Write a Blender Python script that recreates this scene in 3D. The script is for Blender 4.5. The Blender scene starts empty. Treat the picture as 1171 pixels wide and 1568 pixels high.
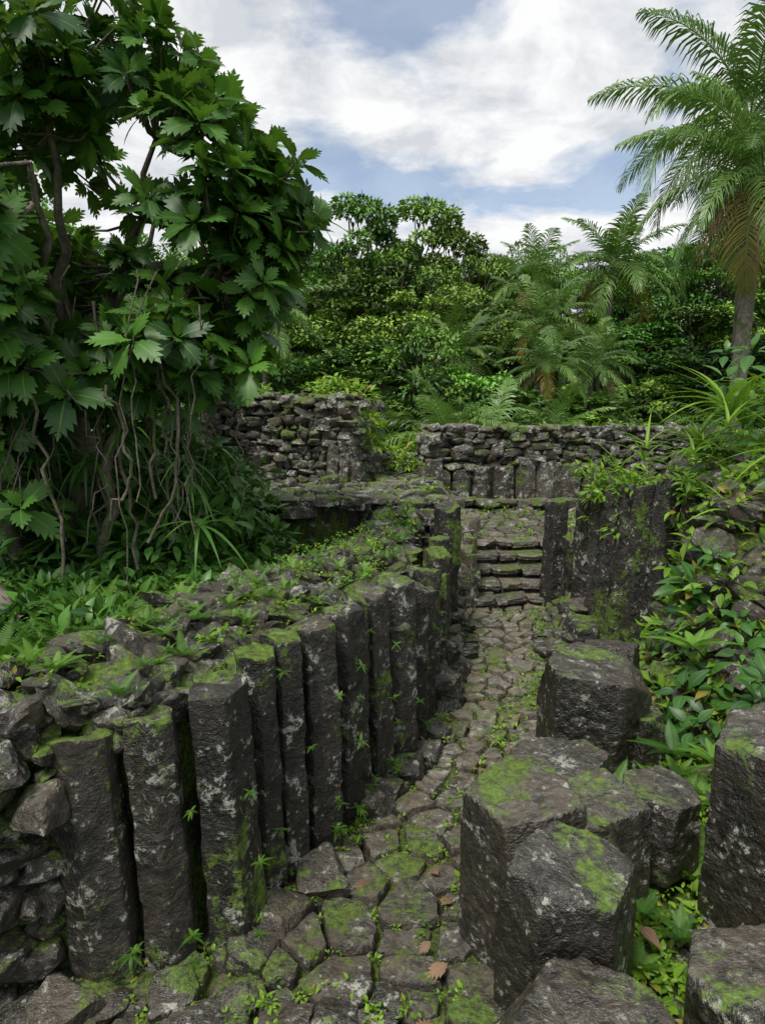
import bpy, bmesh, math, random
import numpy as np
from mathutils import noise, Vector
rng=np.random.default_rng(11); random.seed(5)
U=lambda a,b,n=None: rng.uniform(a,b,n)
sc=bpy.context.scene
# ------------------------------------------------------------ mesh helpers
class Tpl:
    def __init__(s,v,faces,e=None):
        s.v=np.array(v,float); s.l=np.array([i for f in faces for i in f],np.int64)
        s.t=np.array([len(f) for f in faces],np.int64)
        s.e=np.ones(len(s.v)) if e is None else np.array(e,float)
class MB:
    def __init__(s): s.V=[];s.L=[];s.T=[];s.R=[];s.E=[];s.M=[];s.n=0
    def add(s,t,R,T,rnd=None,mat=0):
        T=np.asarray(T,float).reshape(-1,3); R=np.asarray(R,float).reshape(-1,3,3); M=len(T)
        if rnd is None: rnd=U(0,1,M)
        rnd=np.broadcast_to(np.asarray(rnd,float),(M,))
        W=np.einsum('mij,nj->mni',R,t.v)+T[:,None,:]
        n=len(t.v)
        s.V.append(W.reshape(-1,3)); s.L.append((t.l[None,:]+(np.arange(M)*n)[:,None]).ravel()+s.n)
        s.T.append(np.tile(t.t,M)); s.R.append(np.repeat(rnd,n)); s.E.append(np.tile(t.e,M))
        s.M.append(np.full(len(t.t)*M,mat)); s.n+=n*M
    def raw(s,v,faces,rnd=.5,mat=0,e=None): s.add(Tpl(v,faces,e),np.eye(3),[0,0,0],[rnd],mat)
    def data(s,name,mats,smooth=True,sharp=None):
        me=bpy.data.meshes.new(name)
        V=np.concatenate(s.V);L=np.concatenate(s.L);T=np.concatenate(s.T)
        me.vertices.add(len(V)); me.vertices.foreach_set('co',V.astype(np.float32).ravel())
        me.loops.add(len(L)); me.loops.foreach_set('vertex_index',L.astype(np.int32))
        me.polygons.add(len(T)); st=np.concatenate([[0],np.cumsum(T)[:-1]])
        me.polygons.foreach_set('loop_start',st.astype(np.int32))
        for m in mats: me.materials.append(m)
        me.polygons.foreach_set('material_index',np.concatenate(s.M).astype(np.int32))
        me.polygons.foreach_set('use_smooth',np.full(len(T),smooth))
        me.update(calc_edges=True)
        a=me.attributes.new('rnd','FLOAT','POINT'); a.data.foreach_set('value',np.concatenate(s.R).astype(np.float32))
        a=me.attributes.new('edge','FLOAT','POINT'); a.data.foreach_set('value',np.concatenate(s.E).astype(np.float32))
        if sharp: me.set_sharp_from_angle(angle=math.radians(sharp))
        return me
    def obj(s,name,mats,smooth=True,sharp=None,parent=None):
        return link(name,s.data(name,mats,smooth,sharp),parent)
def link(name,data,parent=None,loc=(0,0,0),rz=0,scale=1):
    o=bpy.data.objects.new(name,data); sc.collection.objects.link(o)
    o.location=loc; o.rotation_euler=(0,0,rz)
    o.scale=(scale,)*3 if np.isscalar(scale) else scale
    if parent: o.parent=parent
    return o
def nrm(a): a=np.asarray(a,float); return a/np.maximum(np.linalg.norm(a,axis=-1,keepdims=True),1e-9)
def frames(f,up,s=1.0):
    f=nrm(np.atleast_2d(f)); up=np.broadcast_to(np.atleast_2d(up),f.shape)
    x=nrm(np.cross(f,up)); z=np.cross(x,f)
    R=np.stack([x,f,z],axis=-1)
    s=np.asarray(s,float)
    if s.ndim==0: return R*s
    if s.ndim==1: return R*s[:,None,None]
    return R*s[:,None,:]
def rotz(a,s=None,tilt=.0):
    a=np.atleast_1d(a); n=len(a)
    up=nrm(np.stack([rng.normal(0,tilt,n),rng.normal(0,tilt,n),np.ones(n)],-1)) if tilt>0 else np.array([[0,0,1.]]*n)
    f=np.stack([np.cos(a),np.sin(a),np.zeros(n)],-1)
    z=up; x=nrm(np.cross(f,z)); y=np.cross(z,x)
    R=np.stack([x,y,z],-1)
    if s is not None: R=R*np.asarray(s).reshape(n,1,3)
    return R
def rdir(n):
    return nrm(rng.normal(0,1,(n,3)))
def sm(x,a,b):
    t=np.clip((np.asarray(x,float)-a)/(b-a),0,1); return t*t*(3-2*t)
def tube(mb,pts,rad,sides=6,mat=0,rnd=.5):
    pts=np.array(pts,float); n=len(pts); rad=np.broadcast_to(rad,(n,))
    d=nrm(np.gradient(pts,axis=0)); ref=np.array([0.31,.83,.46])
    a=nrm(np.cross(d,ref)); b=np.cross(d,a)
    an=np.linspace(0,2*math.pi,sides,endpoint=False)
    V=(pts[:,None]+rad[:,None,None]*(a[:,None]*np.cos(an)[None,:,None]+b[:,None]*np.sin(an)[None,:,None])).reshape(-1,3)
    F=[(i*sides+j,i*sides+(j+1)%sides,(i+1)*sides+(j+1)%sides,(i+1)*sides+j) for i in range(n-1) for j in range(sides)]
    mb.raw(V,F,rnd,mat)
def curve(p0,p1,n=8,sag=(0,0,0),wob=.0):
    t=np.linspace(0,1,n)[:,None]; p0=np.array(p0,float);p1=np.array(p1,float)
    P=p0+(p1-p0)*t+np.array(sag)*4*t*(1-t)
    if wob: P[1:-1]+=rng.normal(0,wob,(n-2,3))
    return P
# ------------------------------------------------------------ materials
def newmat(name):
    m=bpy.data.materials.new(name); m.use_nodes=True; nt=m.node_tree; nt.nodes.clear()
    out=nt.nodes.new('ShaderNodeOutputMaterial'); return m,nt,out
def N(nt,t,**k):
    n=nt.nodes.new(t)
    for a,b in k.items():
        if a in n.inputs: n.inputs[a].default_value=b
        else: setattr(n,a,b)
    return n
def noi(nt,vec,scale,detail=5,rough=.6,dist=0):
    n=N(nt,'ShaderNodeTexNoise'); n.inputs['Scale'].default_value=scale; n.inputs['Detail'].default_value=detail
    n.inputs['Roughness'].default_value=rough; n.inputs['Distortion'].default_value=dist
    nt.links.new(vec,n.inputs['Vector']); return n.outputs['Fac']
def mr(nt,v,a,b,c=0,d=1):
    n=N(nt,'ShaderNodeMapRange'); n.inputs[1].default_value=a;n.inputs[2].default_value=b;n.inputs[3].default_value=c;n.inputs[4].default_value=d
    nt.links.new(v,n.inputs[0]); return n.outputs[0]
def mth(nt,op,a,b):
    n=N(nt,'ShaderNodeMath',operation=op)
    for i,x in enumerate((a,b)):
        if isinstance(x,(int,float)): n.inputs[i].default_value=x
        else: nt.links.new(x,n.inputs[i])
    return n.outputs[0]
def mixc(nt,f,a,b,bt='MIX'):
    n=N(nt,'ShaderNodeMix',data_type='RGBA',blend_type=bt)
    for i,x in ((0,f),(6,a),(7,b)):
        if isinstance(x,(int,float)): n.inputs[i].default_value=x
        elif isinstance(x,tuple): n.inputs[i].default_value=(*x,1)
        else: nt.links.new(x,n.inputs[i])
    return n.outputs[2]
def attr(nt,name):
    n=N(nt,'ShaderNodeAttribute'); n.attribute_name=name; return n.outputs['Fac']
def rockmat(name,dark,light,lich=.08,moss=.1,lichcol=(.34,.34,.29),rough=(.3,.8),bump=.8,mosscol=(.085,.145,.011),topl=.5,sheen=.55,brown=.45):
    """lich / moss shift the thresholds (0 = little, .1 = a lot)"""
    m,nt,out=newmat(name); L=nt.links
    g=N(nt,'ShaderNodeNewGeometry'); P=g.outputs['Position']
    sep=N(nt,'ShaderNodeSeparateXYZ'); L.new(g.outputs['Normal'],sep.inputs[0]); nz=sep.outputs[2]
    rnd=attr(nt,'rnd')
    n1=noi(nt,P,3.4,3,.65); n2=noi(nt,P,28,4,.8); n3=noi(nt,P,9.5,4,.7,.4)
    c=mixc(nt,mr(nt,n3,.38,.62),dark,light)
    c=mixc(nt,mr(nt,n2,.54,.68,0,.5),c,tuple(x*2.0 for x in light))
    c=mixc(nt,mr(nt,n2,.48,.34,0,.9),c,tuple(x*.25 for x in dark))
    c=mixc(nt,mr(nt,n1,.45,.62,0,brown),c,(light[0]*.75,light[1]*.60,light[2]*.40))
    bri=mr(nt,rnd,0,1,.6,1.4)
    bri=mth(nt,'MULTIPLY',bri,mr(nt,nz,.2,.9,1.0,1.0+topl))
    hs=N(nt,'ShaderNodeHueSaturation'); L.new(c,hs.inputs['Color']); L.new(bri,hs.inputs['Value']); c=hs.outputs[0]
    # lichen: blotches and small round spots
    lk=mr(nt,mth(nt,'ADD',n3,mth(nt,'MULTIPLY',mth(nt,'SUBTRACT',1.0,n1),.6)),.965-lich,1.0-lich)
    spots=N(nt,'ShaderNodeTexVoronoi'); spots.inputs['Scale'].default_value=19; L.new(P,spots.inputs['Vector'])
    sp=mr(nt,mth(nt,'ADD',spots.outputs['Distance'],mth(nt,'MULTIPLY',n2,.3)),.40,.35)
    sp=mth(nt,'MULTIPLY',sp,mr(nt,n3,.46,.52))
    lk=mth(nt,'MAXIMUM',lk,mth(nt,'MULTIPLY',sp,.75))
    lk=mth(nt,'MULTIPLY',lk,mr(nt,n2,.44,.55,.02,.95))
    c=mixc(nt,lk,c,lichcol)
    # moss
    mk=mth(nt,'ADD',noi(nt,P,2.3,5,.7,.5),mth(nt,'MULTIPLY',nz,.10))
    mk=mth(nt,'ADD',mk,mth(nt,'MULTIPLY',n2,.25))
    mk=mr(nt,mk,.83-moss,.90-moss)
    mc=mixc(nt,mr(nt,n2,.35,.65),tuple(x*.28 for x in mosscol),tuple(x*1.5 for x in mosscol))
    c=mixc(nt,mth(nt,'MULTIPLY',mk,.9),c,mc)
    b=N(nt,'ShaderNodeBsdfPrincipled'); L.new(c,b.inputs['Base Color'])
    r=mth(nt,'ADD',mr(nt,n1,.35,.65,rough[0],rough[1]),mth(nt,'MULTIPLY',mk,.5))
    L.new(r,b.inputs['Roughness']); b.inputs['Specular IOR Level'].default_value=sheen
    h=mth(nt,'ADD',n2,mth(nt,'MULTIPLY',n3,1.8))
    bp=N(nt,'ShaderNodeBump'); bp.inputs['Strength'].default_value=bump; bp.inputs['Distance'].default_value=.022
    L.new(h,bp.inputs['Height']); L.new(bp.outputs[0],b.inputs['Normal']); L.new(b.outputs[0],out.inputs[0])
    return m
def leafmat(name,c1,c2,rough=.4,tr=.25,rib=0,objr=False,yellow=0,spec=.4):
    m,nt,out=newmat(name); L=nt.links
    rnd=attr(nt,'rnd'); c=mixc(nt,rnd,c1,c2)
    if yellow: c=mixc(nt,mr(nt,rnd,.97-yellow*.1,.99),c,(.30,.23,.04))
    if objr:
        oi=N(nt,'ShaderNodeObjectInfo'); hs=N(nt,'ShaderNodeHueSaturation'); L.new(c,hs.inputs['Color'])
        L.new(mr(nt,oi.outputs['Random'],0,1,.6,1.7),hs.inputs['Value'])
        L.new(mr(nt,mth(nt,'FRACT',mth(nt,'MULTIPLY',oi.outputs['Random'],7.3),0),0,1,.475,.515),hs.inputs['Hue']); c=hs.outputs[0]
    if rib:
        e=attr(nt,'edge'); c=mixc(nt,mr(nt,e,.10,.03,0,rib),c,(c2[0]*1.5+.03,c2[1]*1.3+.02,c2[2]*1.5+.01))
    b=N(nt,'ShaderNodeBsdfPrincipled'); L.new(c,b.inputs['Base Color']); b.inputs['Roughness'].default_value=rough
    b.inputs['Specular IOR Level'].default_value=spec
    if tr==0: L.new(b.outputs[0],out.inputs[0]); return m
    t=N(nt,'ShaderNodeBsdfTranslucent'); L.new(mixc(nt,.5,c,(.16,.30,.02)),t.inputs[0])
    mx=N(nt,'ShaderNodeMixShader'); mx.inputs[0].default_value=tr
    L.new(b.outputs[0],mx.inputs[1]);L.new(t.outputs[0],mx.inputs[2]);L.new(mx.outputs[0],out.inputs[0])
    return m
def barkmat(name,c1,c2,sc_=9):
    m,nt,out=newmat(name); L=nt.links; g=N(nt,'ShaderNodeNewGeometry'); P=g.outputs['Position']
    n=noi(nt,P,sc_,4,.7); c=mixc(nt,mr(nt,n,.35,.65),c1,c2)
    c=mixc(nt,mr(nt,noi(nt,P,3,3,.6),.52,.65),c,(.05,.08,.015))
    b=N(nt,'ShaderNodeBsdfPrincipled'); L.new(c,b.inputs['Base Color']); b.inputs['Roughness'].default_value=.85
    bp=N(nt,'ShaderNodeBump'); bp.inputs['Distance'].default_value=.03; L.new(n,bp.inputs['Height']); L.new(bp.outputs[0],b.inputs['Normal'])
    L.new(b.outputs[0],out.inputs[0]); return m
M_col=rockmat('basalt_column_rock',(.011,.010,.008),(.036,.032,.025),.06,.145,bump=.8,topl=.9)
M_rub=rockmat('basalt_rubble_rock',(.022,.020,.016),(.070,.064,.052),.08,.125,bump=.85,topl=.35)
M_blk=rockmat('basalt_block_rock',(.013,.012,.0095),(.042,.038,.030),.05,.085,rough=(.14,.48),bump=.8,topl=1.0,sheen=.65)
M_pav=rockmat('paving_stone',(.056,.052,.041),(.155,.14,.112),.05,.085,bump=.7,mosscol=(.075,.12,.012),topl=.1,rough=(.25,.75))
M_far=rockmat('wall_stone',(.034,.031,.025),(.105,.098,.08),.11,.13,bump=.85,lichcol=(.46,.46,.41),topl=.6)
M_bread=leafmat('breadfruit_leaf',(.020,.07,.013),(.12,.29,.035),.45,.27,.4,yellow=.03,spec=.35)
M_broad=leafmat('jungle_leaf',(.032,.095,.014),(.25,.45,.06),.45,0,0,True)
M_dark=leafmat('shrub_leaf',(.024,.085,.016),(.09,.23,.032),.42,.22,.4)
M_lite=leafmat('bright_leaf',(.09,.20,.015),(.27,.47,.04),.45,.38,.4,yellow=.15)
M_fern=leafmat('fern_leaf',(.045,.13,.014),(.17,.35,.032),.5,.32,0)
M_palm=leafmat('palm_leaf',(.05,.115,.026),(.18,.31,.07),.38,.22,0,yellow=.4)
M_dry=leafmat('dry_leaf',(.13,.08,.045),(.24,.155,.085),.7,.12,.3)
M_bark=barkmat('bark',(.045,.037,.028),(.17,.145,.11))
M_pbark=barkmat('palm_bark',(.09,.078,.06),(.22,.195,.16),14)
m,nt,out=newmat('forest_soil'); M_gr=m; L=nt.links
g=N(nt,'ShaderNodeNewGeometry'); P=g.outputs['Position']
c=mixc(nt,mr(nt,noi(nt,P,5,4,.7),.35,.7),(.020,.015,.009),(.055,.042,.025))
c=mixc(nt,mr(nt,noi(nt,P,2.4,5,.7),.38,.46),c,mixc(nt,mr(nt,noi(nt,P,45,3,.7),.35,.65),(.03,.05,.006),(.12,.19,.02)))
b=N(nt,'ShaderNodeBsdfPrincipled'); L.new(c,b.inputs['Base Color']); b.inputs['Roughness'].default_value=.95
bp=N(nt,'ShaderNodeBump'); bp.inputs['Distance'].default_value=.05; L.new(noi(nt,P,40,3,.7),bp.inputs['Height']); L.new(bp.outputs[0],b.inputs['Normal'])
L.new(b.outputs[0],out.inputs[0])
# ------------------------------------------------------------ terrain
YF=[-50,2.3,2.5,2.7,2.92,3.43,4.06,4.83,6.73,8.3,9]
XF=[-3.4,-3.2,-2.3,-1.25,-.76,-.50,-.24,.19,.58,.68,.72]
YR=[-50,2.0,2.7,3.5,4.2,5.1,6.5,8.1,9.2,14]
XR=[.15,.2,.40,.57,.80,1.08,1.66,1.98,2.15,3.2]
xf=lambda y:np.interp(y,YF,XF); xr=lambda y:np.interp(y,YR,XR)
wwid=lambda y:np.interp(y,[3,5,5.6,7,8.3],[1.25,1.25,1.1,.72,.55])
def H(x,y):
    x=np.asarray(x,float);y=np.asarray(y,float)
    d=xf(y)-x; lg=.86-.26*sm(y,6,8); ww=wwid(y)
    hl=sm(d,.15,.29)*1.08; hl=hl+(lg-hl)*sm(d,ww,ww+.25)
    e=x-xr(y)
    hr=.16*sm(e,.1,.5)+1.25*sm(e,.95,1.6)*sm(y,4.3,5.8)*(1-.999*sm(y,8.2,8.8))+.5*sm(e,.9,2.3)*(1-sm(y,8.6,9.4))+.5*sm(e,2,5)
    h=-.035+np.where(d>0,hl,0)+np.where(e>0,hr,0)
    plat=1.27-.05*(y-8.4)
    w=sm(y,8.3,8.42); zz=np.where(x<.72,plat,np.where(x<1.2,.88,.56))
    ws=sm(y,8.15,9.1); zz2=np.where(x<1.15,.66,-.12+.62*ws)
    hb=np.where(x<.72,h+(zz-h)*w,h)
    hb=np.where((x>=.72)&(x<1.15)&(y>8.25),np.where(y<8.9,.66,.86),hb)
    hb=np.where((x>=1.15)&(e<.15)&(y>8.1),np.where(y<9.1,zz2,.56),hb)
    hb=np.where((x>=1.3)&(e>=.15)&(y>8.6),h+(.56-h)*sm(y,8.8,9.6)*(1-sm(e,1.2,2.5)),hb)
    far=.95+.045*(y-12.5)+.25*np.sin(x*.35)*np.sin(y*.21)+4.6*sm(y,26,50)
    far=np.minimum(far,9+.012*y)
    hb=hb+(far-hb)*sm(y,12.4,14.5)
    side=sm(np.abs(x+0.0),7,14)*(y<14)
    return hb+.5*side
def ax(lo,hi,step,ext):
    a=np.arange(lo,hi,step); q=np.geomspace(step,ext,30)
    return np.concatenate([lo-np.cumsum(q)[::-1],a,a[-1]+np.cumsum(q)])
gx=ax(-6,6.5,.07,120); gy=ax(1.2,14.5,.07,120)
X,Y=np.meshgrid(gx,gy); Z=H(X,Y)
nz=np.array([noise.fractal(Vector((a*1.7,b*1.7,0)),1,2,3) for a,b in zip(X.ravel(),Y.ravel())]).reshape(X.shape)
Z=Z+.02*nz
nx=len(gx);ny=len(gy)
I=(np.arange(ny-1)[:,None]*nx+np.arange(nx-1)[None,:]).ravel()
mb=MB(); V=np.stack([X.ravel(),Y.ravel(),Z.ravel()],-1)
t=Tpl(V,[(0,1,2)]); t.l=np.stack([I,I+1,I+nx+1,I+nx],-1).ravel(); t.t=np.full(len(I),4)
mb.add(t,np.eye(3),[0,0,0]); mb.obj('ground',[M_gr])
# ------------------------------------------------------------ stones
def ico(sub):
    bm=bmesh.new(); bmesh.ops.create_icosphere(bm,subdivisions=sub,radius=1)
    v=np.array([x.co[:] for x in bm.verts]); f=[tuple(w.index for w in q.verts) for q in bm.faces]; bm.free(); return v,f
ICO={k:ico(k) for k in (3,4,5,6)}
def nv(P,f,o=4,seed=0):
    return np.array([noise.fractal(Vector((a[0]*f+seed,a[1]*f-seed,a[2]*f)),1,2,o) for a in P])
def stone(sub,normals,ds,p=18,amp=.05,seed=0):
    v,f=ICO[sub]; n=nrm(normals); q=np.maximum(v@n.T,0)/np.array(ds)[None]
    r=(q**p).sum(1)**(-1/p); w=v*r[:,None]
    w=w*(1+amp*nv(w,1.6,5,seed*3.1))[:,None]
    return Tpl(w,f)
def rock(sub,seed):
    n=np.concatenate([rdir(7),[[0,0,1],[0,0,-1],[1,0,.1],[-1,.1,0],[0,1,0],[.1,-1,0]]]); n=n+rng.normal(0,.22,n.shape)
    return stone(sub,n,np.concatenate([U(.62,1.0,7),U(.75,1,6)]),34,.075,seed)
def boxy(sub,seed,j=.12,c0=.9,amp=.07):
    n=np.array([[0,0,1],[0,0,-1],[1,0,0],[-1,0,0],[0,1,0],[0,-1,0]],float)+rng.normal(0,j,(6,3))
    n=np.concatenate([n,nrm(np.stack([U(-1,1,5),U(-1,1,5),U(-.4,.6,5)],-1))])
    return stone(sub,n,np.concatenate([U(.9,1,6),U(c0,1.25,5)]),30,amp,seed)
RK4=[rock(4,i) for i in range(16)]; RK3=[rock(3,i) for i in range(12)]
BX4=[boxy(4,i) for i in range(10)]; BX3=[boxy(3,i) for i in range(12)]
SLB=[boxy(5,i+40,.05,1.1,.05) for i in range(5)]
def put(mb,tpls,P,S,ang=None,tilt=.2,rnd=None,mat=0):
    P=np.atleast_2d(P);S=np.atleast_2d(S);n=len(P)
    ang=U(0,6.28,n) if ang is None else np.broadcast_to(ang,(n,))
    R=rotz(ang,S,tilt); k=rng.integers(0,len(tpls),n); rnd=U(0,1,n) if rnd is None else np.broadcast_to(rnd,(n,))
    for i,t in enumerate(tpls):
        q=k==i
        if q.any(): mb.add(t,R[q],P[q],rnd[q],mat)
def stack(mb,p0,p1,z0,z1,w=.2,h=.12,dep=.18,tp=None,tilt=.07,mat=0,top=.04):
    p0=np.array(p0,float);p1=np.array(p1,float); Ln=np.linalg.norm(p1-p0); d=(p1-p0)/Ln
    z=z0; P=[];S=[]
    while z<z1:
        hh=h*U(.75,1.3); s=-U(0,w)
        while s<Ln:
            ww=w*U(.45,1.7); q=p0+d*(s+ww/2)+np.array([-d[1],d[0]])*rng.normal(0,.03); k=U(.8,1.25)
            P.append((q[0],q[1],z+hh/2+rng.normal(0,.14*h))); S.append((ww*.5*1.1,dep*U(.8,1.2)*.5*1.2,hh*.5*1.2*k)); s+=ww
        z+=hh
    S=np.array(S)
    P=np.array(P); R=frames(np.tile([-d[1],d[0],0],(len(P),1))+rng.normal(0,tilt,(len(P),3)),np.array([[0,0,1.]])+rng.normal(0,tilt,(len(P),3)),S)
    tp=tp or BX3; k=rng.integers(0,len(tp),len(P))
    for i,t in enumerate(tp):
        q=k==i
        if q.any(): mb.add(t,R[q],P[q],None,mat)
def column(mb,x,y,z0,h,r,lean=(0,0),sides=None,amp=1.0,mat=0,rot=None,tilt=.16):
    sides=sides or random.choice([5,5,6,6,6]); rot=U(0,6.28) if rot is None else rot
    an=rot+np.arange(sides)*2*math.pi/sides+rng.normal(0,.13,sides)
    C=np.stack([np.cos(an),np.sin(an)],-1)*r*U(.86,1.1,sides)[:,None]
    ts=[.04,.2,.4,.6,.8,.96]
    ring=np.concatenate([[C[i]*(1-t)+C[(i+1)%sides]*t for t in ts] for i in range(sides)]); m=len(ring)
    cr=sorted(U(.15,.9,random.choice([0,1,1,2])))
    nr=max(6,int(h/.035)); V=[]; sd=random.random()*50
    lv=[(s,1.0) for s in np.linspace(0,1-.016/h,nr)]+[(1-.004/h,.97),(1,.9),(1,.55),(1,.2)]
    tx,ty=rng.normal(0,tilt,2)
    for s,k in lv:
        off=np.zeros(2)
        for c in cr:
            if s>c: off+=np.array([math.sin(c*77),math.cos(c*91)])*.012
        pinch=1-.07*max([math.exp(-((s-c)*h/.02)**2) for c in cr],default=0)
        q=ring*k*pinch*(1.04-.05*s)+off
        zz=np.full(m,s*h)+ (q@np.array([tx,ty]))*sm(s,.55,1)
        V.append(np.stack([x+q[:,0]+lean[0]*s*h,y+q[:,1]+lean[1]*s*h,z0+zz],-1))
    V=np.concatenate(V); nn=len(lv)
    out_=np.concatenate([np.tile(nrm(ring),(nn,1)),np.zeros((nn*m,1))],1)
    ds=nv(V,5,4,sd)*.014*amp+nv(V,18,3,sd)*.006*amp
    V=V+out_*ds[:,None]; V[-4*m:,2]+=nv(V[-4*m:],8,3,sd)*.025
    V=np.concatenate([V,[V[-m:].mean(0)]])
    F=[(i*m+j,i*m+(j+1)%m,(i+1)*m+(j+1)%m,(i+1)*m+j) for i in range(nn-1) for j in range(m)]
    F+=[((nn-1)*m+j,(nn-1)*m+(j+1)%m,nn*m) for j in range(m)]
    mb.raw(V,F,random.random(),mat)
def colobj(name,parent,**k):
    mb=MB(); column(mb,**k); return mb.obj(name,[M_col],True,38,parent)
wall=bpy.data.objects.new('basalt_column_wall',None); sc.collection.objects.link(wall)
cols=[(-1.24,2.72,1.12,.165,(-.06,.06)),(-.97,2.80,1.17,.135,(-.06,.04)),(-.72,2.94,1.27,.15,(-.05,.03)),(-.59,3.19,1.33,.10,(-.03,.03)),
(-.475,3.36,1.35,.12,(-.03,.03)),(-.36,3.58,1.33,.135,(-.02,.02)),(-.25,3.83,1.34,.13,(-.01,.03)),(-.16,4.05,1.36,.10,(-.02,.02)),
(-.04,4.25,1.33,.135,(-.02,.02)),(.11,4.52,1.33,.145,(-.02,.03)),(.25,4.80,1.2,.11,(0,.02)),(.31,5.07,1.1,.12,(0,.02)),(.37,5.35,1.18,.12,(0,.01)),
(.44,5.62,1.05,.13,(0,.01)),(.47,5.93,1.2,.13,(0,.01)),(.52,6.22,1.08,.13,(0,.0)),(.55,6.50,1.2,.12,(0,.0)),(.64,6.85,1.45,.14,(0,.0)),
(.62,7.18,1.1,.12,(0,0)),(.66,7.5,1.15,.13,(0,0)),(.68,7.83,1.05,.12,(0,0))]
for i,(x,y,h,r,l) in enumerate(cols):
    colobj('column_%d'%(i+1),wall,x=x,y=y,z0=-.08,h=h+.08,r=r,lean=l)
mb=MB()
for lay,(cnt,zo,s0,s1) in enumerate([(420,.02,.09,.18),(330,.14,.08,.19),(280,.27,.05,.15)]):
    y=U(2.75,8.25,cnt); f=U(0,1,cnt); ww=wwid(y); d=.17+(ww+.25-.17)*(f if lay==0 else .08+.86*f)
    x=xf(y)-d; s=U(s0,s1,cnt)*np.where(y<5,1,.8)
    keep=(x>-2.8); y=y[keep];x=x[keep];s=s[keep];f=f[keep];n=len(x)
    hump=np.sin(np.clip(f,.06,.94)*math.pi)*np.interp(y,[4.5,6],[1,.4])
    z=H(x,y)+zo*hump+.01
    put(mb,RK4,np.stack([x,y,z],-1),np.stack([s*U(.8,1.5,n),s*U(.7,1.2,n),s*U(.3,.75,n)],-1),tilt=.38)
mb.obj('rubble_fill',[M_rub],True,35,wall)
mb=MB()
stack(mb,(-2.8,2.40),(-1.55,2.62),-.06,1.12,.16,.12,.25,RK4,.25)
stack(mb,(-2.8,2.56),(-1.45,2.78),-.06,1.2,.2,.14,.25,RK4,.2)
mb.obj('dry_stone_wall',[M_rub],True,35)
mb=MB()
for (x,y,s) in [(-.33,3.25,.13),(-.12,3.95,.15),(.02,4.12,.11),(.42,4.85,.1),(-.5,3.0,.12),(-.62,2.75,.1),(.5,5.3,.1),(.62,5.9,.12),(.72,6.4,.1),(.30,4.55,.1),(.16,4.3,.12),(.74,6.9,.12),(-.9,2.55,.1),(-1.35,2.45,.12),(.78,7.4,.1),(.6,5.6,.08)]:
    put(mb,BX4,[[x,y,s*.35]],[[s*1.15,s,s*.6]],tilt=.15)
y=U(5.3,8,60); x=xf(y)+U(.1,.28,60); s=U(.05,.12,60)
put(mb,BX4,np.stack([x,y,U(0,.35,60)*(x-xf(y)<.2)+.02],-1),np.stack([s*1.4,s,s*.6],-1),tilt=.12)
n=60; x=U(-1.9,.1,n); y=U(1.75,2.55,n); s=U(.03,.11,n); put(mb,RK4,np.stack([x,y,s*.3-.01],-1),np.stack([s*1.3,s,s*.5],-1),tilt=.2)
mb.obj('fallen_stones',[M_blk],True,35)
# ------------------------------------------------------------ paving
def clip(poly,n,c):
    o=[];k=len(poly)
    for i in range(k):
        a=poly[i];b=poly[(i+1)%k];da=a@n-c;db=b@n-c
        if da<=0:o.append(a)
        if da*db<0:o.append(a+(b-a)*(da/(da-db)))
    return o
def pave(mb,pts,zf,gap=.012,th=.08,hv=.012,tilt=.04,maxr=.2,rndf=None,w8=.16):
    pts=np.array(pts); wt=U(-w8,w8,len(pts))
    for i,p in enumerate(pts):
        dd=np.linalg.norm(pts-p,axis=1); nb=np.argsort(dd)[1:16]
        a0=random.random(); mr_=(maxr(p) if callable(maxr) else maxr)*(1+wt[i]); poly=[p+mr_*np.array([math.cos(a0+k*6.283/9),math.sin(a0+k*6.283/9)])*U(.8,1.15) for k in range(9)]
        for j in nb:
            n=(pts[j]-p); l=np.linalg.norm(n)
            if l<.03: continue
            n=n/l; ta=math.atan2(n[1],n[0])+(.18*math.sin(i*j*1.7+i+j)); n2=np.array([math.cos(ta),math.sin(ta)])
            mid_=p+n*l*(.5+.25*(wt[i]-wt[j])); poly=clip(poly,n2,(mid_@n2)-gap*U(.5,1.7))
            if len(poly)<3:break
        if len(poly)<3: continue
        P=np.array(poly)
        a=P; b=np.roll(P,-1,0); E=np.linalg.norm(b-a,axis=1)
        if E.sum()<.2: continue
        Q=[]
        for u,v,l in zip(a,b,E):
            if l<.015: Q.append((u+v)/2); continue
            for t in (.10,.30,.5,.7,.90): Q.append(u*(1-t)+v*t)
        Q=np.array(Q); m_=len(Q); c=Q.mean(0); 
        Q=Q+rng.normal(0,.004,Q.shape); hz=U(0,hv*2); tx,ty=rng.normal(0,tilt,2); z=float(zf(c[0],c[1]))
        V=[]
        for k,zz in ((1.0,-th),(1.02,hz*.3),(1.0,hz+.012),(.965,hz+.021),(.82,hz+.024),(.6,hz+.025),(.3,hz+.025)):
            q=c+(Q-c)*k; dz=(q-c)@np.array([tx,ty])
            V.append(np.stack([q[:,0],q[:,1],z+zz+dz*(zz>0)],-1))
        V=np.concatenate(V); V=np.concatenate([V,[[c[0],c[1],z+hz+.025]]])
        V[2*m_:,2]+=nv(V[2*m_:],11,4,3)*.014
        F=[(r*m_+j,r*m_+(j+1)%m_,(r+1)*m_+(j+1)%m_,(r+1)*m_+j) for r in range(6) for j in range(m_)]
        F+=[(6*m_+j,6*m_+(j+1)%m_,7*m_) for j in range(m_)]
        mb.raw(V,F,random.random() if rndf is None else rndf(c),0)
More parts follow.
